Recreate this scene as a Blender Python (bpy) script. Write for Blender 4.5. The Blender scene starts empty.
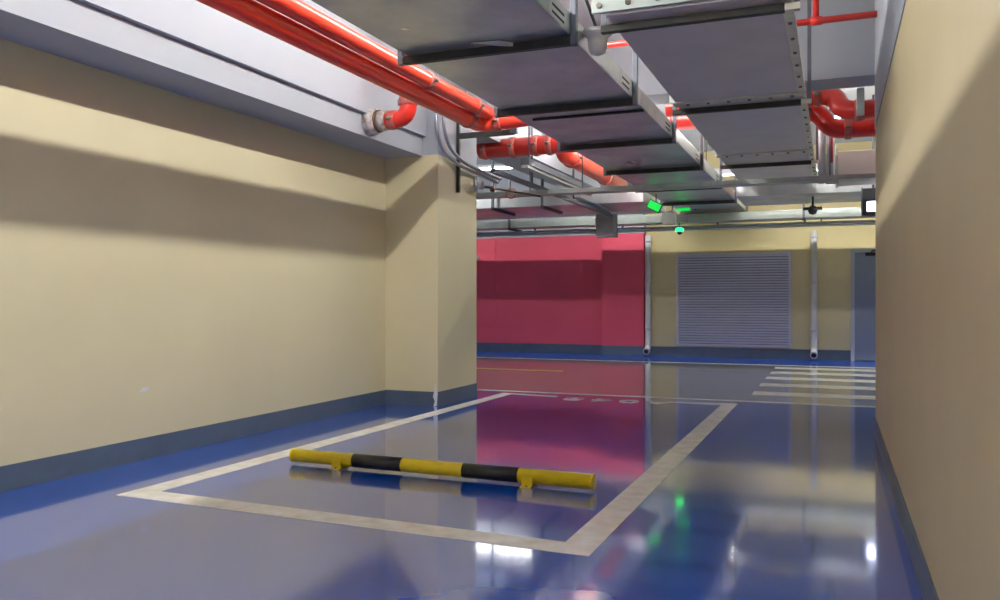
import bpy, bmesh, math, random
from mathutils import Vector, Matrix
random.seed(7)
S = bpy.context.scene
COL = S.collection

# ------------------------------------------------------------------ materials
def lin(r, g, b):
    f = lambda c: (c/255/12.92) if c/255 <= .04045 else ((c/255+.055)/1.055)**2.4
    return (f(r), f(g), f(b), 1.0)

def mat(name, col, rough=.5, metal=0., var=0., vscale=6., bump=0., bscale=40., coat=0.,
        rvar=0., stretch=None, col2=None, spec=.5, emit=None, estr=0., detail=4.):
    m = bpy.data.materials.new(name); m.use_nodes = True
    nt = m.node_tree; N = nt.nodes; L = nt.links
    p = N['Principled BSDF']
    p.inputs['Base Color'].default_value = col
    p.inputs['Roughness'].default_value = rough
    p.inputs['Metallic'].default_value = metal
    p.inputs['Specular IOR Level'].default_value = spec
    if coat:
        p.inputs['Coat Weight'].default_value = coat; p.inputs['Coat IOR'].default_value = 1.65
        p.inputs['Coat Roughness'].default_value = .06
    tc = N.new('ShaderNodeTexCoord')
    src = tc.outputs['Object']
    if stretch:
        mp = N.new('ShaderNodeMapping'); mp.inputs['Scale'].default_value = stretch
        L.new(src, mp.inputs['Vector']); src = mp.outputs['Vector']
    if var or col2 or rvar:
        nz = N.new('ShaderNodeTexNoise'); nz.inputs['Scale'].default_value = vscale
        nz.inputs['Detail'].default_value = detail; nz.inputs['Roughness'].default_value = .55
        L.new(src, nz.inputs['Vector'])
        mx = N.new('ShaderNodeMix'); mx.data_type = 'RGBA'
        c2 = col2 or tuple(min(1, c*(1-var)) for c in col[:3])+(1,)
        mx.inputs[6].default_value = col; mx.inputs[7].default_value = c2
        rp = N.new('ShaderNodeMapRange'); rp.inputs[1].default_value = .35; rp.inputs[2].default_value = .68
        L.new(nz.outputs['Fac'], rp.inputs[0]); L.new(rp.outputs[0], mx.inputs[0])
        L.new(mx.outputs[2], p.inputs['Base Color'])
        if rvar:
            rr = N.new('ShaderNodeMapRange'); rr.inputs[1].default_value = .3; rr.inputs[2].default_value = .7
            rr.inputs[3].default_value = max(.02, rough-rvar); rr.inputs[4].default_value = rough+rvar
            L.new(nz.outputs['Fac'], rr.inputs[0]); L.new(rr.outputs[0], p.inputs['Roughness'])
    if bump:
        nb = N.new('ShaderNodeTexNoise'); nb.inputs['Scale'].default_value = bscale
        nb.inputs['Detail'].default_value = 3
        L.new(src, nb.inputs['Vector'])
        bp = N.new('ShaderNodeBump'); bp.inputs['Strength'].default_value = bump
        bp.inputs['Distance'].default_value = .01
        nb.inputs['Detail'].default_value = 3 if bscale > 20 else 1
        L.new(nb.outputs['Fac'], bp.inputs['Height']); L.new(bp.outputs[0], p.inputs['Normal'])
        if coat: L.new(bp.outputs[0], p.inputs['Coat Normal'])
    if emit:
        p.inputs['Emission Color'].default_value = emit
        p.inputs['Emission Strength'].default_value = estr
    return m

M = {}
M['cream']   = mat('cream_paint', lin(214,203,165), .55, var=.05, vscale=1.2, bump=.06, bscale=90)
M['cream_r'] = mat('cream_paint_right', lin(206,190,146), .5, var=.06, vscale=1.5, bump=.06, bscale=90)  # deeper, yellower cream for the right wall
M['yellow_w']= mat('pale_yellow_paint', lin(212,196,146), .5, var=.04, vscale=1.5)
M['red_w']   = mat('red_wall_paint', lin(226,84,106), .45, var=.06, vscale=1.2)
M['white_p'] = mat('white_plaster', lin(166,170,177), .6, var=.03, vscale=2, bump=.05, bscale=70)
M['ceil']    = mat('ceiling_plaster', lin(206,208,212), .7, var=.04, vscale=1.5)
M['skirt']   = mat('slate_skirting_paint', lin(84,98,116), .35, var=.15, vscale=5)
M['floor_b'] = mat('blue_epoxy', lin(0,82,198), .11, var=.2, vscale=1.3, bump=.03, bscale=5, rvar=.03, coat=1., spec=1.)
M['floor_g'] = mat('grey_green_epoxy', lin(172,176,164), .14, var=.12, vscale=1.3, bump=.025, bscale=6, rvar=.04, coat=.9, spec=.6)
M['floor_e'] = mat('deep_blue_epoxy', lin(0,78,196), .14, var=.15, vscale=1.5, bump=.025, bscale=6)
M['line']    = mat('white_floor_paint', lin(236,234,224), .24, var=.10, vscale=9, col2=lin(216,210,194))
M['line_y']  = mat('yellow_floor_paint', lin(244,192,40), .3, var=.15, vscale=9)
M['galv']    = mat('galvanised_sheet', (.68,.71,.73,1), .34, .8, vscale=2.2, col2=(.50,.52,.53,1), rvar=.07, bump=.10, bscale=3.2)
M['galv2']   = mat('painted_duct_sheet', lin(214,207,206), .5, .1, vscale=2., var=.10, rvar=.06)
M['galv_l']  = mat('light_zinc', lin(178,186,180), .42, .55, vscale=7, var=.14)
M['flange']  = mat('flange_steel', lin(232,228,208), .45, .1, vscale=9, var=.2)
M['strut']   = mat('grey_strut_steel', lin(106,110,118), .42, .6, vscale=9, var=.12)
M['dark']    = mat('dark_angle_steel', lin(62,62,56), .5, .4, vscale=9, var=.3)
M['bolt']    = mat('bolt_steel', lin(126,120,110), .5, .6)
M['slot']    = mat('slot_shadow_gap', lin(40,42,44), .8)
M['pipe']    = mat('red_pipe_enamel', lin(246,68,40), .30, var=.03, vscale=5, coat=.3)
M['pipe_d']  = mat('dark_red_enamel', lin(222,50,38), .3, var=.10, vscale=7, coat=.2)
M['collar']  = mat('grooved_coupling_red', lin(206,60,46), .35, var=.35, vscale=30, col2=lin(170,120,110))
M['plaster'] = mat('pipe_sleeve_plaster', lin(200,196,194), .7, var=.25, vscale=25, col2=lin(140,120,110))
M['rust']    = mat('rusty_ring', lin(120,84,66), .6, .3, var=.4, vscale=40)
M['yellow']  = mat('safety_yellow', lin(226,196,10), .32, var=.12, vscale=14)
M['black']   = mat('black_band', lin(26,26,24), .35, var=.2, vscale=14)
M['pvc']     = mat('white_pvc', lin(206,204,206), .35, var=.05, vscale=5)
M['hole']    = mat('pipe_bore', lin(24,24,26), .9)
M['conduit'] = mat('zinc_conduit', lin(160,164,176), .3, .7, var=.1, vscale=8)
M['louvre']  = mat('lilac_grey_louvre', lin(206,204,218), .42, .1, var=.05, vscale=3)
M['door']    = mat('grey_door_paint', lin(126,134,148), .4, var=.05, vscale=3)
M['doorf']   = mat('door_frame_paint', lin(176,180,186), .4, var=.05, vscale=3)
M['beige']   = mat('beige_duct_board', lin(214,200,190), .6, var=.06, vscale=3)
M['brown']   = mat('brown_duct_collar', lin(150,136,116), .6, var=.1, vscale=3)
M['greybox'] = mat('grey_box_paint', lin(160,158,162), .4, var=.05, vscale=4)
M['blackp']  = mat('black_plastic', lin(26,27,32), .35)
M['frost']   = mat('frosted_plastic', lin(226,220,214), .4, var=.1, vscale=30)
M['white_m'] = mat('white_metal', lin(226,226,230), .35)
M['green']   = mat('green_lit_panel', lin(10,120,40), .4, emit=(.0,1.,.10,1), estr=.38)
M['greenl']  = mat('green_lamp_lens', lin(20,140,70), .3, emit=(.01,1.,.12,1), estr=2.)
M['led']     = mat('cold_lit_screen', lin(220,225,255), .4, emit=(.72,.78,1.,1), estr=5.)
M['tube']    = mat('lit_fluorescent_tube', lin(250,250,250), .4, emit=(1.,.99,.95,1), estr=82.)
M['tube_m']  = mat('lit_dim_tube', lin(250,250,250), .4, emit=(1.,1.,.98,1), estr=14.)
M['tube_n']  = mat('unseen_fill_tube', lin(250,250,250), .4, emit=(1.,.985,.95,1), estr=22.)
M['tube_f']  = mat('lit_far_tube', lin(250,250,250), .4, emit=(1.,1.,.94,1), estr=78.)
M['tube_d']  = mat('driveway_fill_tube', lin(250,250,250), .4, emit=(1.,.99,.95,1), estr=78.)
M['chip']    = mat('bare_plaster_chip', lin(220,220,222), .8, var=.15, vscale=60)

# ------------------------------------------------------------------ mesh helpers
class MB:
    def __init__(s): s.bm = bmesh.new(); s.mats = []
    def mi(s, m):
        if m not in s.mats: s.mats.append(m)
        return s.mats.index(m)
    def box(s, x0, x1, y0, y1, z0, z1, m=None, bev=0.):
        r = bmesh.ops.create_cube(s.bm, size=1)
        vs = r['verts']
        for v in vs:
            v.co = Vector(((x0+x1)/2+v.co.x*(x1-x0), (y0+y1)/2+v.co.y*(y1-y0), (z0+z1)/2+v.co.z*(z1-z0)))
        fs = set(f for v in vs for f in v.link_faces)
        if m:
            for f in fs: f.material_index = s.mi(m)
        elif not s.mats: pass
        if bev:
            es = list(set(e for v in vs for e in v.link_edges))
            bmesh.ops.bevel(s.bm, geom=es, offset=bev, segments=2, affect='EDGES', profile=.5)
        return s
    def ring(s, c, ax, r, n):
        ax = ax.normalized(); u = ax.orthogonal().normalized() if abs(ax.z) > .9 else ax.cross(Vector((0,0,1))).normalized()
        w = ax.cross(u).normalized()
        return [s.bm.verts.new(c + u*math.cos(2*math.pi*i/n)*r + w*math.sin(2*math.pi*i/n)*r) for i in range(n)]
    def tube(s, pts, r, n=16, m=None, cap=True, rs=None):
        P = [Vector(p) for p in pts]; rings = []
        prev_u = None
        for i, p in enumerate(P):
            t = (P[min(i+1, len(P)-1)] - P[max(i-1, 0)]).normalized()
            if prev_u is None:
                u = t.orthogonal().normalized()
            else:
                u = (prev_u - t*prev_u.dot(t)).normalized()
            prev_u = u; w = t.cross(u)
            rr = rs[i] if rs else r
            rings.append([s.bm.verts.new(p + (u*math.cos(2*math.pi*k/n) + w*math.sin(2*math.pi*k/n))*rr) for k in range(n)])
        k0 = s.mi(m) if m else 0
        for a, b in zip(rings[:-1], rings[1:]):
            for k in range(n):
                f = s.bm.faces.new((a[k], a[(k+1) % n], b[(k+1) % n], b[k])); f.smooth = True; f.material_index = k0
        if cap:
            f = s.bm.faces.new(rings[0][::-1]); f.material_index = k0
            f = s.bm.faces.new(rings[-1]); f.material_index = k0
        return s
    def prism(s, poly, z0, z1, m=None):
        a = [s.bm.verts.new((x, y, z0)) for x, y in poly]; b = [s.bm.verts.new((x, y, z1)) for x, y in poly]
        n = len(poly); s.bm.faces.new(b); s.bm.faces.new(a[::-1])
        for i in range(n): s.bm.faces.new((a[i], a[(i+1) % n], b[(i+1) % n], b[i]))
        return s
    def build(s, name, m, parent=None, org=None):
        bmesh.ops.recalc_face_normals(s.bm, faces=s.bm.faces)
        if org is None and parent is None:
            zs = [v.co for v in s.bm.verts]
            org = Vector(((min(v.x for v in zs)+max(v.x for v in zs))/2, (min(v.y for v in zs)+max(v.y for v in zs))/2, min(v.z for v in zs)))
        me = bpy.data.meshes.new(name)
        off = Vector(org) if org is not None else Vector(parent.matrix_world.translation if parent else (0,0,0))
        if parent is not None and org is None: off = root_loc(parent)
        for v in s.bm.verts: v.co -= off
        s.bm.to_mesh(me); s.bm.free()
        for mm in (s.mats or [M[m] if isinstance(m, str) else m]): me.materials.append(mm)
        o = bpy.data.objects.new(name, me); COL.objects.link(o)
        if parent: o.parent = parent
        else: o.location = off
        return o

def root_loc(o):
    v = Vector((0,0,0))
    while o: v += o.location; o = o.parent
    return v

def bend(pts, r, seg=6):
    """round the corners of a polyline"""
    P = [Vector(p) for p in pts]; out = [P[0]]
    for a, b, c in zip(P[:-2], P[1:-1], P[2:]):
        d1 = (a-b).normalized(); d2 = (c-b).normalized()
        rr = min(r, (a-b).length*.49, (c-b).length*.49)
        p0 = b+d1*rr; p1 = b+d2*rr
        for i in range(seg+1):
            t = i/seg
            out.append(p0*(1-t)**2 + b*2*t*(1-t) + p1*t*t)
    out.append(P[-1])
    return out

def tag(o, label, cat, group=None):
    o['label'] = label; o['category'] = cat
    if group: o['group'] = group
    return o
def empty(name, loc, label, cat, group=None):
    o = bpy.data.objects.new(name, None); COL.objects.link(o); o.location = loc; o.empty_display_size = .1
    return tag(o, label, cat, group)
def struct(o): o['kind'] = 'structure'; return o
def copy_tree(o, parent=None):
    c = o.copy(); COL.objects.link(c)
    if parent: c.parent = parent
    for ch in list(o.children): copy_tree(ch, c)
    return c

# ------------------------------------------------------------------ setting
Y_ROAD0, Y_ROAD1, YF = 8.59, 13.5, 15.0
ZB = 2.37           # height where the cream paint stops
ZC = 3.6
ZT = 3.597          # top of rods and posts
b = MB()
b.box(-12, 8, -5, Y_ROAD0, -.1, 0, M['floor_b'])
b.box(-12, 8, Y_ROAD0, Y_ROAD1, -.1, 0, M['floor_g'])
b.box(-12, 8, Y_ROAD1, 16, -.1, 0, M['floor_e'])
struct(b.build('floor', None))
struct(MB().box(-12, 8, -5, 16, ZC, ZC+.2).build('ceiling', 'ceil'))
struct(MB().box(-4.33, -4.03, -5, 7.12, 0, ZC).build('wall_left', 'cream'))
struct(MB().box(.28, .78, -5, 6.84, 0, 2.27).build('wall_right', 'cream_r'))
struct(MB().box(-12, 8, -5.3, -5, 0, ZC).build('wall_back', 'cream'))
struct(MB().box(-12.3, -12, -5.3, 16, 0, ZC).build('wall_driveway_left', 'white_p'))
struct(MB().box(8, 8.3, -5.3, 16, 0, ZC).build('wall_driveway_right', 'white_p'))
b = MB()
b.box(-3.16, 8, YF, YF+.4, 0, ZC, M['yellow_w'])
struct(b.build('wall_far', None))
b = MB()
b.box(-12, -3.16, YF+.12, YF+.5, 0, 2.2, M['red_w']); b.box(-12, -3.16, YF+.12, YF+.5, 2.2, ZC, M['white_p'])
struct(b.build('wall_far_red', None))
b = MB()
b.box(-3.955, -3.185, YF-.06, YF+.12, 0, 2.2, M['red_w']); b.box(-3.955, -3.185, YF-.06, YF+.12, 2.2, ZC, M['white_p'])
struct(b.build('wall_far_pier', None))
# column at the end of the left wall
b = MB()
b.box(-4.33, -3.47, 7.12, 8.04, 0, ZB, M['cream']); b.box(-4.33, -3.47, 7.12, 8.04, ZB, ZC, M['white_p'])
struct(b.build('wall_column', None))
# white beams
b = MB()
b.box(-4.03, -3.63, -5, 7.12, ZB-.008, 2.545); b.box(-4.03, -3.59, -5, 7.12, 2.545, ZC)
struct(b.build('trim_1', 'white_p'))
struct(MB().box(.275, .78, -5, 6.845, 2.27, ZC).build('trim_2', 'white_p'))
struct(MB().box(-3.46, .78, 7.75, 8.15, 2.9, ZC).build('trim_3', 'white_p'))
struct(MB().box(-4.1, -3.55, 8.16, 13.3, 2.8, ZC).build('trim_4', 'white_p'))
# skirting
struct(MB().box(-4.03, -4.022, -5, 7.12, 0, .135).build('baseboard_left', 'skirt'))
struct(MB().box(.272, .28, -5, 6.848, 0, .135).build('baseboard_right', 'skirt'))
b = MB(); b.box(-4.03, -3.462, 7.112, 7.12, 0, .135); b.box(-3.47, -3.462, 7.12, 8.04, 0, .135)
struct(b.build('baseboard_column', 'skirt'))
b = MB()
b.box(-12, -3.963, YF+.112, YF+.12, 0, .17); b.box(-3.963, -3.177, YF-.068, YF-.06, 0, .17)
b.box(-3.963, -3.955, YF-.06, YF+.12, 0, .17); b.box(-3.185, -3.177, YF-.06, YF, 0, .17); b.box(-3.177, .24, YF-.008, YF, 0, .17)
struct(b.build('baseboard_far', 'skirt'))

# grey door at the right end of the far wall
b = MB()
b.box(.3, 1.2, YF-.03, YF-.001, .012, 1.78, bev=.004)
d = struct(b.build('door_1', 'door'))
b = MB(); b.box(.24, .3, YF-.05, YF, 0, 1.84); b.box(1.2, 1.26, YF-.05, YF, 0, 1.84); b.box(.3, 1.2, YF-.05, YF, 1.785, 1.84)
b.build('door_frame', 'doorf', d)
b = MB(); b.box(.46, .66, YF-.08, YF-.031, 1.72, 1.775, bev=.008); b.tube([(.55, YF-.06, 1.775), (.56, YF-.10, 1.80), (.7, YF-.16, 1.835)], .012, 8)
b.build('door_closer', 'blackp', d)

# louvred vent on the far wall
v = empty('louvre_vent', (-1.645, YF-.03, .2), 'lilac grey louvred vent panel set in the far yellow wall', 'vent')
x0, x1, z0, z1 = -2.603, -.69, .2, 1.81
b = MB(); t = .035
b.box(x0, x1, YF-.05, YF-.001, z0, z0+t); b.box(x0, x1, YF-.05, YF-.001, z1-t, z1)
b.box(x0, x0+t, YF-.05, YF-.001, z0+t, z1-t); b.box(x1-t, x1, YF-.05, YF-.001, z0+t, z1-t)
b.build('frame', 'louvre', v)
b = MB(); n = 34
for i in range(n):
    zc = z0+t+(z1-z0-2*t)*(i+.5)/n; h = (z1-z0-2*t)/n
    b.box(x0+t, x1-t, YF-.046, YF-.034, zc-h*.28, zc+h*.36, bev=.003)
    vs = [b.bm.verts.new(q) for q in ((x0+t, YF-.034, zc+h*.30), (x1-t, YF-.034, zc+h*.30), (x1-t, YF-.007, zc+h*.52), (x0+t, YF-.007, zc+h*.52),
                                      (x0+t, YF-.034, zc+h*.36), (x1-t, YF-.034, zc+h*.36), (x1-t, YF-.007, zc+h*.58), (x0+t, YF-.007, zc+h*.58))]
    for q in ((0,1,2,3), (7,6,5,4), (0,4,5,1), (3,2,6,7), (0,3,7,4), (1,5,6,2)): b.bm.faces.new([vs[k] for k in q])
b.build('slats', 'louvre', v)
MB().box(x0+t, x1-t, YF-.006, YF-.001, z0+t, z1-t).build('back_panel', 'slot', v)

# flush red panel left in the red wall
v = empty('wall_cabinet', (-6.6, YF+.11, .48), 'flush red cabinet door in the red wall beside the column', 'cabinet')
MB().box(-7.1, -6.12, YF+.108, YF+.119, .48, 2.19, bev=.005).build('door', 'red_w', v)
MB().box(-6.53, -6.46, YF+.08, YF+.108, 1.77, 1.85, bev=.01).build('handle', 'greybox', v)

# ------------------------------------------------------------------ floor markings (thin paint)
def paint(name, polys, label, cat, m='line', group=None, z=.002):
    b = MB()
    for p in polys: b.prism(p, .0002, z)
    return tag(b.build(name, m), label, cat, group)
def rect(x0, x1, y0, y1): return [(x0,y0),(x1,y0),(x1,y1),(x0,y1)]
paint('bay_marking', [[(-3.419,3.269),(-.892,3.171),(-.868,8.36),(-1.449,8.30),(-1.449,8.215),(-1.005,8.21),(-1.033,3.32),(-3.27,3.413),(-3.195,8.33),(-2.677,8.25),(-2.677,8.345),(-3.32,8.42)]],
      'white painted outline of the parking bay around the wheel stop', 'floor marking')
paint('road_line', [[(-12,8.60),(8,8.52),(8,8.60),(-12,8.68)]], 'thin white road edge line along the near side of the driveway', 'floor marking', group='driveway edge lines')
paint('road_line', [rect(-12, 8, 13.45, 13.58)], 'thin white road edge line along the far wall side', 'floor marking', group='driveway edge lines')
paint('centre_line', [rect(-10, -3.56, 11.25, 11.34)], 'yellow painted line on the driveway in front of the red wall', 'floor marking', m='line_y')
zl = ['nearest white zebra crossing stripe, next to the near road edge line', 'second white zebra crossing stripe from the near road edge line',
      'middle white stripe of the zebra crossing', 'second white zebra crossing stripe from the far road edge line',
      'farthest white zebra crossing stripe, next to the far road edge line']
for y, l in zip((9.40, 10.36, 11.28, 12.14, 12.98), zl):
    paint('crossing_stripe', [rect(-.82, 6.5, y-.17, y+.17)], l, 'floor marking', group='zebra crossing stripes')
# painted bay number, read from the driveway
names = {'A': 'first character', '0': 'zero', '4': 'four', '8': 'eight'}
for ch, xc in (('A', -1.60), ('0', -1.885), ('4', -2.17), ('8', -2.455)):
    cu = bpy.data.curves.new('digit', 'FONT'); cu.body = ch; cu.size = .42; cu.extrude = .001; cu.offset = .012
    cu.align_x = 'CENTER'; cu.align_y = 'CENTER'
    o = bpy.data.objects.new('tmp', cu); COL.objects.link(o)
    bpy.context.view_layer.update()
    me = bpy.data.meshes.new_from_object(o.evaluated_get(bpy.context.evaluated_depsgraph_get()))
    bpy.data.objects.remove(o)
    me.materials.clear(); me.materials.append(M['line'])
    o = bpy.data.objects.new('bay_number_character', me); COL.objects.link(o)
    o.location = (xc, 8.17, .0014); o.rotation_euler = (0, 0, math.pi); o.scale = (.92, .75, 1)
    tag(o, 'white painted %s of the bay number on the blue floor' % ('letter A' if ch == 'A' else 'digit '+names[ch]), 'floor marking', 'painted bay number')

# ------------------------------------------------------------------ wheel stop
w = empty('wheel_stop', (-2.12, 4.277, 0), 'yellow and black striped steel tube wheel stop across the parking bay', 'wheel stop')
segs = [(-3.077,'yellow'), (-2.638,'black'), (-2.309,'yellow'), (-1.92,'black'), (-1.586,'yellow'), (-1.167,None)]
HZ = .052
yy = lambda x: 4.305 + (x+3.077)*(-.055/1.91)
R = .0395
ct = MB(); ct.tube([(-3.077, yy(-3.077), HZ), (-1.167, yy(-1.167), HZ)], R, 28); ct.build('tube', 'yellow', w)
for (xa, c), (xb, _) in zip(segs[:-1], segs[1:]):
    if c == 'black':
        MB().tube([(xa, yy(xa), HZ), (xb, yy(xb), HZ)], R+.0012, 28).build('black_band', 'black', w)
for xa, xb, nm in ((-3.077, -3.071, 0), (-1.173, -1.167, 0)):
    MB().tube([(xa-.003, yy(xa), HZ), (xb+.003, yy(xb), HZ)], R+.002, 28).build('end_cap', 'yellow', w)
for xc in (-2.739, -1.528):
    b = MB(); y = yy(xc)
    b.box(xc-.03, xc+.03, y-.042, y-.034, .004, .055); b.box(xc-.03, xc+.03, y+.034, y+.042, .004, .055)
    b.box(xc-.03, xc+.03, y-.034, y+.034, .002, .03)
    b.box(xc-.032, xc+.032, y-.065, y-.034, 0, .007, bev=.002); b.box(xc-.032, xc+.032, y+.034, y+.065, 0, .007, bev=.002)
    f = b.build('foot', 'yellow', w)
    for q in (y-.053, y+.053): MB().tube([(xc, q, .007), (xc, q, .012)], .007, 6).build('bolt', 'bolt', f)

# ------------------------------------------------------------------ duct with hangers (left)
DX0, DX1, DZ0, DZ1, DYE = -2.40, -1.37, 2.47, 2.60, 14.62
d = empty('cable_duct', (-1.885, 5, DZ0), 'wide flat galvanised duct running over the parking bay above the wheel stop', 'duct')
hy = [2.95, 4.5, 6.05, 7.65, 9.35, 11.0, 12.7, 14.42]
secs = [.3, 1.4, 4.54, 6.30, 9.40, 12.72, DYE]
for i, (ya, yb) in enumerate(zip(secs[:-1], secs[1:])):
    b = MB(); dz = .004*(i % 2)
    b.box(DX0, DX1, ya, yb-.006, DZ0+dz, DZ1+dz, bev=.006)
    b.build('duct_section', 'galv', d)
for y in (6.30,):   # open lap seam
    MB().box(DX0+.12, DX1-.004, 6.43, 6.46, DZ0-.012, DZ0+.01).build('seam', 'slot', d)
for y in hy[1:6]:
    for dzz in (.035, .075):
        MB().box(DX1-.001, DX1+.004, y-.34, y-.13, DZ0+dzz-.007, DZ0+dzz+.007).build('slot', 'slot', d)
    MB().box(DX1-.001, DX1+.003, y-.40, y-.08, DZ0+.02, DZ1-.02).build('clip_plate', 'galv_l', d)
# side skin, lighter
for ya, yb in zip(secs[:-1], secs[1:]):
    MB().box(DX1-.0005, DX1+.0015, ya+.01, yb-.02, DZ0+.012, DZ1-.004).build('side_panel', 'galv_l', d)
nm = ['nearest', 'second nearest', 'third', 'fourth', 'fifth', 'sixth', 'farthest']
proto = None
for i, y in enumerate(hy[1:]):
    if proto is None:
        h = proto = empty('duct_hanger', (0, 0, DZ0), '', 'hanger')
        b = MB(); b.box(DX0-.02, DX1+.003, -.022, .022, DZ0-.05, DZ0-.002, bev=.004); b.build('cross_bar', 'dark', h)
        for x in (DX0-.038, DX1+.020):
            MB().box(x-.016, x+.016, -.021, .021, DZ0-.052, ZT, bev=.003).build('post', 'strut', h)
        h.location = (0, y, DZ0)
    else:
        h = copy_tree(proto); h.location = (0, y, DZ0)
    tag(h, 'dark crossbar hanger under the wide galvanised duct, %s of the row' % (nm[i] if i in (0, 6) else nm[i] + ' from the camera'), 'hanger', 'hangers under the wide flat duct')
# dust skirt torn tape near the first hanger
b = MB(); p = [(-1.93, 4.40), (-1.76, 4.41), (-1.70, 4.485), (-1.84, 4.475)]
vs = [b.bm.verts.new((x, y, DZ0-.002-(.022 if k == 2 else .003 if k else .001))) for k, (x, y) in enumerate(p)] + [b.bm.verts.new((x, y, DZ0-.001)) for x, y in p]
for q in ((0,1,2,3), (7,6,5,4), (0,4,5,1), (1,5,6,2), (2,6,7,3), (3,7,4,0)): b.bm.faces.new([vs[k] for k in q])
b.build('loose_tape', 'flange', d)

# ------------------------------------------------------------------ flanged duct (right)
EX0, EX1, EZ0, EZ1 = -1.165, -.262, 2.55, 2.76
e = empty('ventilation_duct', (-.69, 7, EZ0), 'lilac grey ventilation duct with bolted flanges beside the right wall', 'duct')
esecs = [4.47, 6.77, 9.34, 11.6]
for ya, yb in zip(esecs[:-1], esecs[1:]):
    MB().box(EX0, EX1, ya+.004, yb-.004, EZ0, EZ1, bev=.004).build('duct_section', 'galv2', e)
    b = MB(); b.box(EX1+.001, EX1+.058, ya+.05, yb-.05, EZ0-.004, EZ0+.035); f = b.build('side_flange', 'flange', e)
    y = ya+.18
    while y < yb-.1:
        MB().tube([(EX1+.03, y, EZ0-.004), (EX1+.03, y, EZ0-.014)], .012, 6).build('flange_bolt', 'bolt', f); y += .3
for y in esecs[1:3]:
    b = MB(); b.box(EX0-.02, EX1+.04, y-.15, y, EZ0-.010, EZ0-.001); f = b.build('cross_flange', 'flange', e)
    for k in range(6): MB().tube([(EX0+.09+k*.155, y-.075, EZ0-.010), (EX0+.09+k*.155, y-.075, EZ0-.020)], .014, 6).build('flange_bolt', 'bolt', f)
    MB().box(EX0-.05, EX0-.001, y-.12, y-.11, EZ0+.005, EZ0+.14).build('corner_plate', 'galv_l', e)
b = MB(); b.box(-1.235, -.205, 4.445, 4.468, EZ0+.012, EZ1+.05, bev=.003); f = b.build('end_flange', 'galv_l', e)
for k in range(7): MB().tube([(-1.19+k*.155, 4.445, EZ0+.05), (-1.19+k*.16, 4.43, EZ0+.05)], .016, 6).build('flange_bolt', 'bolt', f)
en = ['under the bolted end flange, nearest of three', 'at the first bolted joint, middle of three', 'at the far bolted joint, last of three']
proto = None
for i, y in enumerate((4.60, 6.84, 9.86)):
    if proto is None:
        h = proto = empty('duct_hanger', (0, 0, EZ0), '', 'hanger')
        MB().box(EX0-.055, EX1+.02, -.022, .022, EZ0-.055, EZ0-.012, bev=.004).build('cross_bar', 'dark', h)
        for x in (EX0-.04, EX1+.08): 
            b = MB(); b.box(x-.014, x+.014, -.014, .014, EZ0-.05, ZT); b.build('rod', 'strut', h)
        b = MB(); b.box(EX1+.02, EX1+.095, -.02, .02, EZ0-.05, EZ0-.015); b.build('bar_end', 'flange', h)
    else: h = copy_tree(proto)
    h.location = (0, y, EZ0)
    tag(h, 'dark crossbar hanger of the bolted ventilation duct ' + en[i], 'hanger', 'hangers under the bolted duct')

# vertical white risers and the beige box right of the bolted duct
for x, l in ((-.14, 'left one of two white risers beside the bolted duct'), (-.045, 'right one of two white risers beside the bolted duct')):
    tag(MB().tube([(x, 10.25, 2.33), (x, 10.25, ZT)], .042, 14).build('riser_pipe', 'pvc'), l, 'pipe', 'white risers by the bolted duct')
v = empty('duct_box', (.3, 10.2, 2.38), 'beige boxed duct end above the cable tray by the right wall', 'duct')
MB().box(.03, .95, 10.42, 10.95, 2.375, 2.71, bev=.006).build('box', 'beige', v)
MB().box(.005, .03, 10.40, 10.97, 2.35, 2.77, bev=.004).build('flange', 'flange', v)
MB().box(-.10, .005, 10.46, 10.9, 2.40, 2.70).build('collar', 'brown', v)

# ------------------------------------------------------------------ red pipes
def pipe(name, pts, r, m, label, collars=(), rb=.14, collar_m='collar', loc=None):
    P = bend(pts, rb)
    root = empty(name, loc or pts[0], label, 'pipe')
    MB().tube(P, r, 24).build('tube', m, root)
    for c, ax in collars:
        c = Vector(c); ax = Vector(ax).normalized()
        b = MB()
        b.tube([c-ax*.035, c-ax*.03, c-ax*.012, c+ax*.012, c+ax*.03, c+ax*.035], r, 24, rs=[r*1.04, r*1.12, r*1.16, r*1.16, r*1.12, r*1.04])
        side = ax.cross(Vector((0,0,1))); side = side.normalized() if side.length > .1 else Vector((1,0,0))
        cb = b.build('coupling', collar_m, root)
        for sgn in (-1, 1):
            q = c + side*sgn*r*1.2
            MB().tube([q-ax*.024, q+ax*.024], .014, 8).build('coupling_bolt', 'bolt', cb)
    return root
X, Y, Z = (1,0,0), (0,1,0), (0,0,1)
pipe('fire_pipe', [(-2.98, -5, 2.58), (-2.98, 6.98, 2.58), (-1.55, 6.98, 2.58+.075)], .068, 'pipe',
     'glossy red fire main along the left beam, lower of two parallel pipes', [((-2.98, 6.72, 2.58), Y), ((-2.80, 6.98, 2.59), X)], loc=(-2.98, 4, 2.58))
pipe('fire_pipe', [(-2.87, -5, 2.665), (-2.87, 6.75, 2.665), (-2.87, 7.4, 2.665)], .058, 'pipe',
     'glossy red fire main next to the wide duct, upper of two parallel pipes', [((-2.87, 5.72, 2.665), Y), ((-2.87, 6.62, 2.665), Y)], loc=(-2.87, 4, 2.665))
p = pipe('elbow_pipe', [(-3.255, 6.13, ZT), (-3.255, 6.13, 2.49), (-3.60, 6.13, 2.49)], .07, 'pipe_d',
     'red elbow pipe entering the white beam through a plaster sleeve', [((-3.255, 6.13, 2.63), Z), ((-3.40, 6.13, 2.49), X)], rb=.12, loc=(-3.22, 6.13, 2.49))
MB().tube([(-3.629, 6.13, 2.49), (-3.54, 6.13, 2.49)], .11, 28, rs=[.118, .105]).build('sleeve', 'plaster', p)
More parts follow.
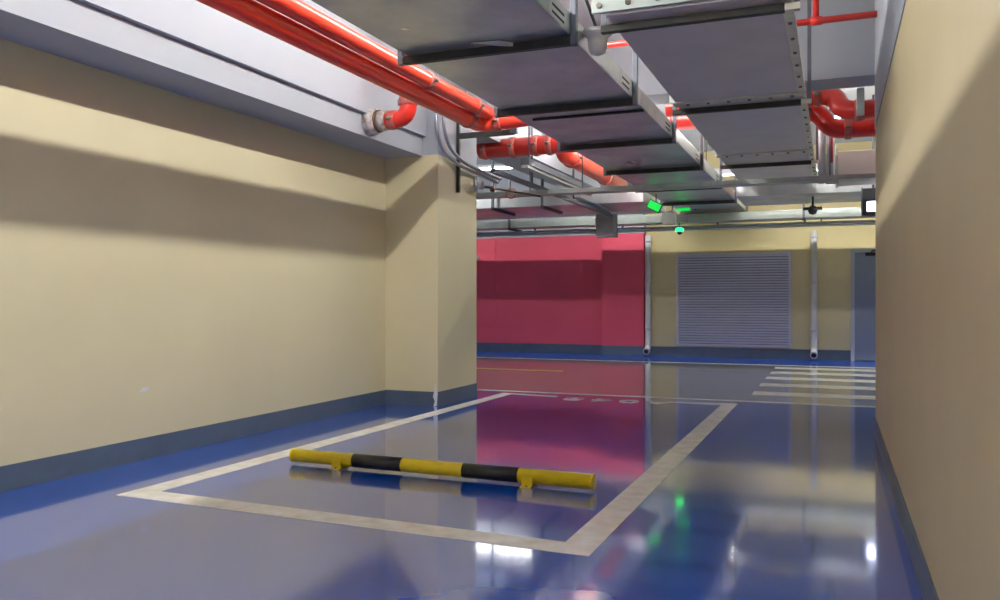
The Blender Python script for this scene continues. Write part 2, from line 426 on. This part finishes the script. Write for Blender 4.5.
MB().tube([(-3.54, 6.13, 2.49), (-3.52, 6.13, 2.49)], .092, 24).build('sleeve_ring', 'rust', p)
MB().tube([(-3.52, 6.13, 2.49), (-3.45, 6.13, 2.49)], .082, 24).build('socket', 'plaster', p)
pipe('branch_pipe', [(-3.84, 9.0, 2.75), (-1.95, 9.0, 2.75)], .105, 'pipe_d',
     'dark red branch pipe crossing beyond the column under the wide duct', [((-3.77, 9, 2.75), X), ((-3.42, 9, 2.75), X), ((-3.14, 9, 2.75), X), ((-2.98, 9, 2.75), X)], loc=(-2.7, 9, 2.75))
p = pipe('fire_pipe', [(-2.95, 9.40, 2.95), (-2.95, 9.40, 2.705), (-2.95, 12.25, 2.695)], .10, 'pipe',
     'short red pipe section behind the branch pipe, running to the cable trays', [((-2.95, 9.72, 2.704), Y), ((-2.95, 11.3, 2.698), Y)], rb=.15, loc=(-2.87, 10.8, 2.69))
MB().tube([(-2.95, 12.25, 2.695), (-2.95, 12.33, 2.69), (-2.95, 12.9, 2.67)], .08, 16, rs=[.085, .06, .045]).build('reducer', 'pvc', p)
p = pipe('sprinkler_pipe', [(-1.9, 6.40, 2.99), (.27, 6.40, 2.99)], .024, 'pipe_d', 'thin red sprinkler pipe crossing over both ducts to the right wall', [], loc=(-.8, 6.4, 2.99))
MB().tube([(-.126, 6.40, 2.99), (-.126, 6.40, ZT)], .022, 14).build('riser', 'pipe_d', p)
MB().tube([(-.165, 6.40, 2.99), (-.085, 6.40, 2.99)], .032, 14).build('tee', 'pipe_d', p)
# looped pipes at the right
pipe('loop_pipe', [(-1.6, 8.62, 2.96), (.0, 8.62, 2.96), (.06, 8.42, 2.75), (1.2, 8.40, 2.745)], .09, 'pipe_d',
     'upper dark red pipe bending round the beam by the right wall', [((-.16, 8.62, 2.96), X), ((.2, 8.42, 2.75), X)], rb=.14, loc=(0, 8.6, 2.8))
pipe('loop_pipe', [(-1.6, 8.86, 2.87), (-.16, 8.86, 2.87), (-.04, 8.84, 2.665), (1.2, 8.82, 2.655)], .09, 'pipe_d',
     'lower dark red pipe dipping below the upper loop by the right wall', [((.12, 8.84, 2.663), X), ((-.24, 8.86, 2.87), X)], rb=.12, loc=(0, 8.86, 2.7))
tag(MB().box(.18, .245, 8.18, 8.24, 2.66, 2.9, bev=.004).build('pipe_support_post', 'galv_l'), 'grey channel post hanging in front of the looped red pipes', 'support')
tag(MB().tube([(-.03, 9.2, 2.40), (-.03, 9.2, 2.78)], .012, 10).build('drop_pipe', 'pipe_d'), 'thin red drop pipe below the looped red pipes', 'pipe')
tag(MB().tube([(-1.22, 13.0, 2.64), (-.55, 13.0, 2.64)], .07, 18).build('stub_pipe', 'pipe'), 'short red pipe stub at the far end of the wide duct', 'pipe')

# ------------------------------------------------------------------ crossing trays above the driveway
t = empty('strut_rail', (-2, 9.5, 2.25), 'long slim zinc rail crossing the picture below both ducts', 'cable tray')
b = MB(); b.box(-6.5, 1.6, 9.40, 9.42, 2.25, 2.30); b.box(-6.5, 1.6, 9.42, 9.58, 2.25, 2.262); b.box(-6.5, 1.6, 9.58, 9.60, 2.25, 2.30); b.build('rail', 'galv_l', t)
for x in (-3.4, -2.75, -.05, .9):
    MB().tube([(x, 9.5, 2.25), (x, 9.5, ZT)], .007, 8).build('threaded_rod', 'strut', t)
b = MB()
for k in range(20): 
    a = 2*math.pi*k/20
ringpts = [(-3.60+.06*math.cos(a), 9.385, 2.275+.06*math.sin(a)) for a in [2*math.pi*k/20 for k in range(21)]]
b.tube(ringpts, .008, 8, cap=False); b.build('cable_loop', 'collar', t)
MB().box(.005, .03, 9.37, 9.40, 2.16, 2.50).build('end_clamp', 'galv_l', t)

def tray(name, x0, x1, y0, y1, z0, z1, label, xs, m='galv'):
    t = empty(name, ((x0+x1)/2, y0, z0), label, 'cable tray')
    MB().box(x0, x1, y0, y1, z0, z1, bev=.006).build('tray', m, t)
    for x in xs:
        MB().box(x-.02, x+.02, y0-.12, min(y1, y0+.75)+.1, z0-.042, z0-.002).build('bracket', 'dark', t)
        MB().box(x-.018, x+.018, y0-.11, y0-.075, z0-.002, ZT).build('post', 'strut', t)
    return t
tray('cable_tray', -9, -2.55, 11.95, 13.65, 2.41, 2.57, 'wide zinc cable tray reaching left from the wide duct in front of the red wall', (-4.85, -4.05))
tray('cable_tray', -1.25, 3, 11.8, 13.0, 2.40, 2.55, 'wide zinc cable tray reaching right from the wide duct, lit bluish by the screen', (1.3,), 'galv')
tray('cable_tray', -9, 4, 13.95, 14.33, 2.28, 2.415, 'narrow zinc cable tray close along the far wall', (-5.35, -.45), 'galv_l')
t = empty('conduit_rail', (-2.5, 14.2, 2.16), 'thin zinc conduit pair running under the narrow tray along the far wall', 'cable tray')
for z, y in ((2.18, 14.20), (2.225, 14.24)):
    MB().tube([(-9, y, z), (5, y, z)], .02, 10).build('conduit', 'galv_l', t)
for x in (-5, -3.4, -1.8, -.2, 1.4):
    MB().box(x-.015, x+.015, 14.19, 14.25, 2.245, 2.28).build('clip', 'strut', t)
# trays along the driveway side of the column
t = empty('cable_channel', (-3.25, 10, 2.30), 'slim grey cable channel running from the column to the grey box', 'cable tray')
MB().box(-3.275, -3.225, 7.95, 12.8, 2.30, 2.345).build('channel', 'strut', t)
for y in (9.15, 10.8): MB().tube([(-3.25, y, 2.345), (-3.25, y, ZT)], .012, 8).build('threaded_rod', 'strut', t)
t = empty('cable_channel', (-3.05, 9.5, 2.40), 'short light channel parallel to the slim channel, nearer the wide duct', 'cable tray')
MB().box(-3.085, -3.015, 8.35, 10.9, 2.40, 2.43).build('channel', 'galv_l', t)
MB().box(-3.10, -3.0, 8.35, 10.9, 2.431, 2.50).build('lid', 'strut', t)
for y in (8.6, 10.3): MB().tube([(-3.092, y, 2.50), (-3.092, y, ZT)], .007, 8).build('threaded_rod', 'strut', t)
v = empty('junction_box', (-3.35, 12.87, 2.0), 'grey square box hanging at the end of the slim channel', 'box')
MB().box(-3.50, -3.20, 12.82, 13.0, 1.99, 2.36, bev=.008).build('body', 'greybox', v)
MB().box(-3.515, -3.185, 12.995, 13.01, 1.985, 2.365).build('lid', 'strut', v)
MB().tube([(-3.35, 12.9, 2.36), (-3.35, 12.9, 2.408)], .015, 8).build('rod', 'strut', v)
b = MB()
for dx in (-.03, .03, .08):
    b.tube(bend([(-3.25+dx*.6, 10.9, 2.385), (-3.25+dx*.6, 12.3, 2.375), (-3.3+dx, 12.88, 2.33)], .3), .014, 8)
b.build('cables', 'conduit', v)

# column conduits and pipe bracket
cl = ['left one of two bent zinc conduits on the column', 'right one of two bent zinc conduits on the column']
for k, (dx, dy) in enumerate(((0, 0), (.055, .05))):
    pts = [(-3.44+dx, 7.0+dy, 2.95), (-3.43+dx, 7.02+dy, 2.44+dy*.7), (-3.42+dx*.6, 7.45+dy, 2.315+dy*.6), (-3.42+dx*.6, 8.5, 2.285+dy*.6)]
    v = tag(MB().tube(bend(pts, .22, 8), .018, 12).build('bent_conduit', 'conduit'), cl[k], 'conduit', 'bent conduits on the column')
v = empty('pipe_bracket', (-3.44, 7.55, 2.1), 'dark steel angle bracket on the column carrying the fire mains', 'bracket')
MB().box(-3.468, -3.438, 7.535, 7.565, 2.06, 2.78).build('upright', 'dark', v)
MB().box(-3.438, -2.86, 7.53, 7.57, 2.59, 2.64).build('arm', 'dark', v)
MB().box(-2.90, -2.83, 7.525, 7.575, 2.60, 2.80).build('end_plate', 'strut', v)
v = empty('cable_clip', (-3.40, 8.0, 2.05), 'small white cable clip and socket at the far column edge', 'clip')
MB().box(-3.46, -3.41, 8.06, 8.12, 2.16, 2.24, bev=.01).build('body', 'pvc', v)
MB().box(-3.469, -3.455, 7.96, 8.035, 2.13, 2.27).build('plate', 'pvc', v)
v = empty('valve_rod', (-3.4, 8.9, 2.2), 'thin rusty red sprinkler branch with valve just beyond the column', 'pipe')
MB().tube([(-3.52, 8.3, 2.22), (-3.22, 9.36, 2.22)], .012, 8).build('tube', 'rust', v)
MB().tube([(-3.47, 8.48, 2.185), (-3.47, 8.48, 2.235)], .028, 10).build('valve', 'rust', v)

# ------------------------------------------------------------------ down pipes on the far wall
dl = ['white drain pipe down the corner between red and yellow walls', 'white drain pipe on the yellow wall between vent and grey door']
for x, l in zip((-3.10, -.324), dl):
    v = empty('drain_pipe', (x, YF-.1, 0), l, 'pipe', 'drain pipes on the far wall')
    MB().tube(bend([(x, YF-.09, 2.15), (x, YF-.09, .14), (x, YF-.24, .09)], .09), .052, 18).build('tube', 'pvc', v)
    MB().tube([(x, YF-.20, .105), (x, YF-.25, .087)], .06, 18).build('outlet', 'pvc', v)
    MB().tube([(x, YF-.249, .0875), (x, YF-.253, .086)], .042, 16).build('bore', 'hole', v)
    for z in (.5, 1.3, 2.05): MB().tube([(x, YF-.09, z-.02), (x, YF-.09, z+.02)], .058, 18).build('clip', 'pvc', v)

# ------------------------------------------------------------------ signal gear
v = empty('bell_fitting', (-1.28, 4.74, 2.42), 'frosted bell shaped fitting hanging beside the wide duct', 'fitting')
prof = [(.02, 2.556), (.086, 2.554), (.085, 2.540), (.062, 2.526), (.057, 2.49), (.053, 2.455), (.043, 2.432), (.022, 2.422), (.002, 2.419)]
MB().tube([(-1.28, 4.74, z) for r, z in prof], .05, 24, rs=[r for r, z in prof]).build('bell', 'frost', v)
MB().tube([(-1.28, 4.74, 2.555), (-1.28, 4.74, 2.562)], .087, 24).build('rim', 'galv_l', v)
MB().tube(bend([(-1.28, 4.74, 2.562), (-1.30, 4.68, 2.64), (-1.318, 4.54, 2.75), (-1.318, 4.54, 3.5)], .06), .010, 8).build('flex_cable', 'blackp', v)
MB().box(-1.35, -1.23, 4.72, 4.76, 2.562, 2.575).build('mount', 'strut', v)

v = empty('exit_sign', (-2.32, 11.6, 2.22), 'small green lit sign hanging tilted under the far part of the wide duct', 'sign')
a = Matrix.Rotation(math.radians(-38), 4, 'Y')
def tilt(o, c, rot): o.matrix_local = Matrix.Translation(Vector(c)-root_loc(o.parent)) @ rot
def part(name, sx, sy, sz, m, par, c, rot=Matrix()):
    b = MB(); b.box(-sx/2, sx/2, -sy/2, sy/2, -sz/2, sz/2, bev=min(sx, sy, sz)*.12)
    me_o = b.build(name, m, par, org=(0,0,0)); tilt(me_o, c, rot); return me_o
rot = Matrix.Rotation(math.radians(28), 4, 'Y')
part('housing', .20, .04, .13, 'blackp', v, (-2.32, 11.60, 2.30), rot)
part('lit_face', .175, .008, .105, 'green', v, (-2.32, 11.577, 2.30), rot)
MB().tube([(-2.30, 11.6, 2.36), (-2.30, 11.6, 2.468)], .008, 8).build('rod', 'strut', v)
v = empty('twin_spot_unit', (-2.27, 12.8, 2.15), 'pale box shaped emergency light unit with white edge hanging beyond the duct', 'lamp')
MB().box(-2.45, -2.24, 12.78, 12.92, 2.14, 2.34, bev=.012).build('body', 'galv_l', v)
MB().tube(bend([(-2.36, 12.77, 2.345), (-2.25, 12.77, 2.345), (-2.225, 12.77, 2.13)], .04), .014, 8).build('white_edge', 'white_m', v)
MB().box(-2.22, -2.05, 12.80, 12.88, 2.17, 2.30, bev=.01).build('side_box', 'conduit', v)
MB().box(-2.22, -2.04, 12.80, 12.90, 2.355, 2.39).build('green_lens', 'green', v)
MB().tube([(-2.3, 12.85, 2.34), (-2.3, 12.85, DZ0-.01)], .01, 8).build('stem', 'strut', v)
v = empty('bay_indicator_lamp', (-2.19, 12.9, 2.0), 'green glowing bay indicator lamp with dark dome hung in front of yellow wall', 'lamp')
MB().tube([(-2.20, 12.9, 2.10), (-2.20, 12.9, 2.085), (-2.20, 12.9, 2.05), (-2.20, 12.9, 2.04)], .05, 20, rs=[.04, .06, .06, .045]).build('lens', 'greenl', v)
MB().tube([(-2.20, 12.9, 2.04), (-2.20, 12.9, 2.015), (-2.20, 12.9, 1.995)], .035, 16, rs=[.042, .038, .012]).build('dome', 'blackp', v)
MB().tube([(-2.20, 12.9, 2.10), (-2.20, 12.9, 2.17)], .012, 8).build('stem', 'strut', v)

v = empty('ceiling_camera', (-.28, 12.3, 2.2), 'dark dome camera with bracket hanging under the right cable tray', 'camera')
MB().tube([(-.28, 12.1, 2.398), (-.28, 12.1, 2.27)], .016, 8).build('stem', 'blackp', v)
MB().tube([(-.28, 12.1, 2.27), (-.28, 12.1, 2.24), (-.28, 12.1, 2.20), (-.28, 12.1, 2.165), (-.28, 12.1, 2.15)], .06, 18, rs=[.035, .06, .062, .045, .012]).build('dome', 'blackp', v)
MB().tube([(-.40, 12.1, 2.235), (-.16, 12.1, 2.235)], .022, 10).build('arm', 'blackp', v)

v = empty('screen_box', (.45, 12.65, 2.15), 'black hanging display box with small bright cold screen by the right wall', 'display')
MB().box(.325, .62, 11.55, 11.72, 2.07, 2.41, bev=.008).build('housing', 'blackp', v)
MB().box(.375, .495, 11.53, 11.549, 2.115, 2.24, bev=.003).build('screen', 'led', v)
MB().box(.31, .325, 11.53, 11.73, 2.06, 2.42).build('side_plate', 'strut', v)
MB().box(.325, .62, 11.535, 11.549, 2.27, 2.40).build('dark_panel', 'slot', v)
MB().tube([(.45, 11.63, 2.41), (.45, 11.63, ZT)], .014, 8).build('rod', 'strut', v)

# paint chips
def chip(name, pts, nrm, label):
    b = MB(); vs = [b.bm.verts.new(Vector(p)+Vector(nrm)*.0005) for p in pts]; ws = [b.bm.verts.new(Vector(p)+Vector(nrm)*.0025) for p in pts]
    b.bm.faces.new(ws); b.bm.faces.new(vs[::-1]); n = len(pts)
    for i in range(n): b.bm.faces.new((vs[i], vs[(i+1) % n], ws[(i+1) % n], ws[i]))
    return tag(b.build(name, 'chip'), label, 'paint chip')
chip('paint_chip', [(-3.51, 7.112, .0), (-3.475, 7.112, .005), (-3.466, 7.112, .12), (-3.48, 7.112, .20), (-3.49, 7.112, .22), (-3.50, 7.112, .15), (-3.515, 7.112, .09), (-3.495, 7.112, .05)], (0,-1,0),
     'white chipped patch on the column corner at the skirting')
chip('paint_chip', [(-4.03, 4.03, .424), (-4.03, 4.10, .428), (-4.03, 4.115, .45), (-4.03, 4.05, .447)], (1,0,0), 'small white fleck low on the left cream wall')

# ------------------------------------------------------------------ lamps, inferred rows and added fill
def tube_light(label, x, y, z, axis, L, mm, group, hood=False, proto={}):
    key = (axis, mm, z)
    if key not in proto:
        v = empty('tube_light', (0, 0, 0), '', 'lamp')
        a = Vector((1,0,0)) if axis == 'x' else Vector((0,1,0))
        MB().tube([a*(-L/2), a*(L/2)], .014, 12).build('tube', mm, v)
        if hood:  # added hood, shaped to keep tube light off the upper far wall
            for q in (-1, 1): MB().box(-L/2-.03, L/2+.03, q*.06-.004, q*.06+.004, -.03, .03).build('hood_cutoff_side', 'white_m', v)
            MB().box(-L/2-.03, L/2+.03, -.064, .064, .024, .03).build('hood_cutoff_top', 'white_m', v)
        b = MB(); s = (L/2+.03, .03) if axis == 'x' else (.03, L/2+.03)
        b.box(-s[0], s[0], -s[1], s[1], .03, .075, bev=.004); b.build('batten', 'white_m', v)
        b = MB()
        for k in (-1, 1):
            c = a*(k*(L/2+.012)); b.box(c.x-.018, c.x+.018, c.y-.018, c.y+.018, -.02, .03)
        b.build('socket', 'white_m', v)
        MB().tube([(0,0,.075), (0,0,ZT-z)], .006, 8).build('rod', 'strut', v)
        proto[key] = v
    else: v = copy_tree(proto[key])
    v.location = (x, y, z)
    tag(v, label, 'lamp', group)
    return v
LX, LZ = -2.27, 3.2
for k, y in enumerate((-3.45, -1.85, -.25, 1.35, 2.95, 4.55, 6.15, 9.05)):  # last tube is added to light the column's right face
    tube_light('long lit tube light in the row above the wide duct', LX, y, LZ, 'y', 1.5, 'tube', 'tube lights above the wide duct')
tube_light('lit tube light over the far driveway side, mirrored in the floor beside the column', -5.5, 13.35, 3.25, 'x', 1.5, 'tube_m', 'tube lights over the driveway')
for k, x in enumerate((-9.0, -7.2, -3.7, -1.9, -.1, 1.7, 3.5)):
    tube_light('lit tube light in the row high along the far wall above the trays', x, 13.62, 3.0, 'x', 1.5, 'tube_f', 'tube lights above the far trays', hood=True)
for k, x in enumerate((-8.5, -6.2, -2.6, -.6, 1.5, 3.8)):  # row added to brighten the driveway and lower far wall
    tube_light('added fill tube light in the row above the middle of the driveway', x, 10.4, 3.1, 'x', 1.5, 'tube_d', 'added fill tubes above the middle of the driveway')
for k, (x, y) in enumerate(((-.02, -1.3), (-.02, -2.7), (-.02, -4.1), (-3.2, -3.6))):  # unseen tubes added behind the camera as fill for shaded surfaces
    tube_light('added fill tube light, unseen behind the camera', x, y, 2.75, 'y', 1.2, 'tube_n', 'added fill tubes behind the camera')

W = bpy.data.worlds.new('World'); S.world = W; W.use_nodes = True
W.node_tree.nodes['Background'].inputs[0].default_value = (.8, .85, 1, 1)
W.node_tree.nodes['Background'].inputs[1].default_value = .05

# ------------------------------------------------------------------ camera
cd = bpy.data.cameras.new('camera'); cd.sensor_width = 36; cd.lens = 840/1000*36; cd.clip_start = .02; cd.clip_end = 100
cam = bpy.data.objects.new('camera', cd); COL.objects.link(cam)
cam.location = (0, 0, 1); cam.rotation_euler = (math.pi/2, 0, math.atan(335/840))
S.camera = cam
S.view_settings.view_transform = 'Standard'; S.view_settings.look = 'None'
S.view_settings.exposure = 1.06; S.view_settings.gamma = 1; S.view_settings.use_curve_mapping = False
S.cycles.use_denoising = True
S.cycles.max_bounces = 10; S.cycles.diffuse_bounces = 5; S.cycles.glossy_bounces = 5
S.cycles.sample_clamp_indirect = 6
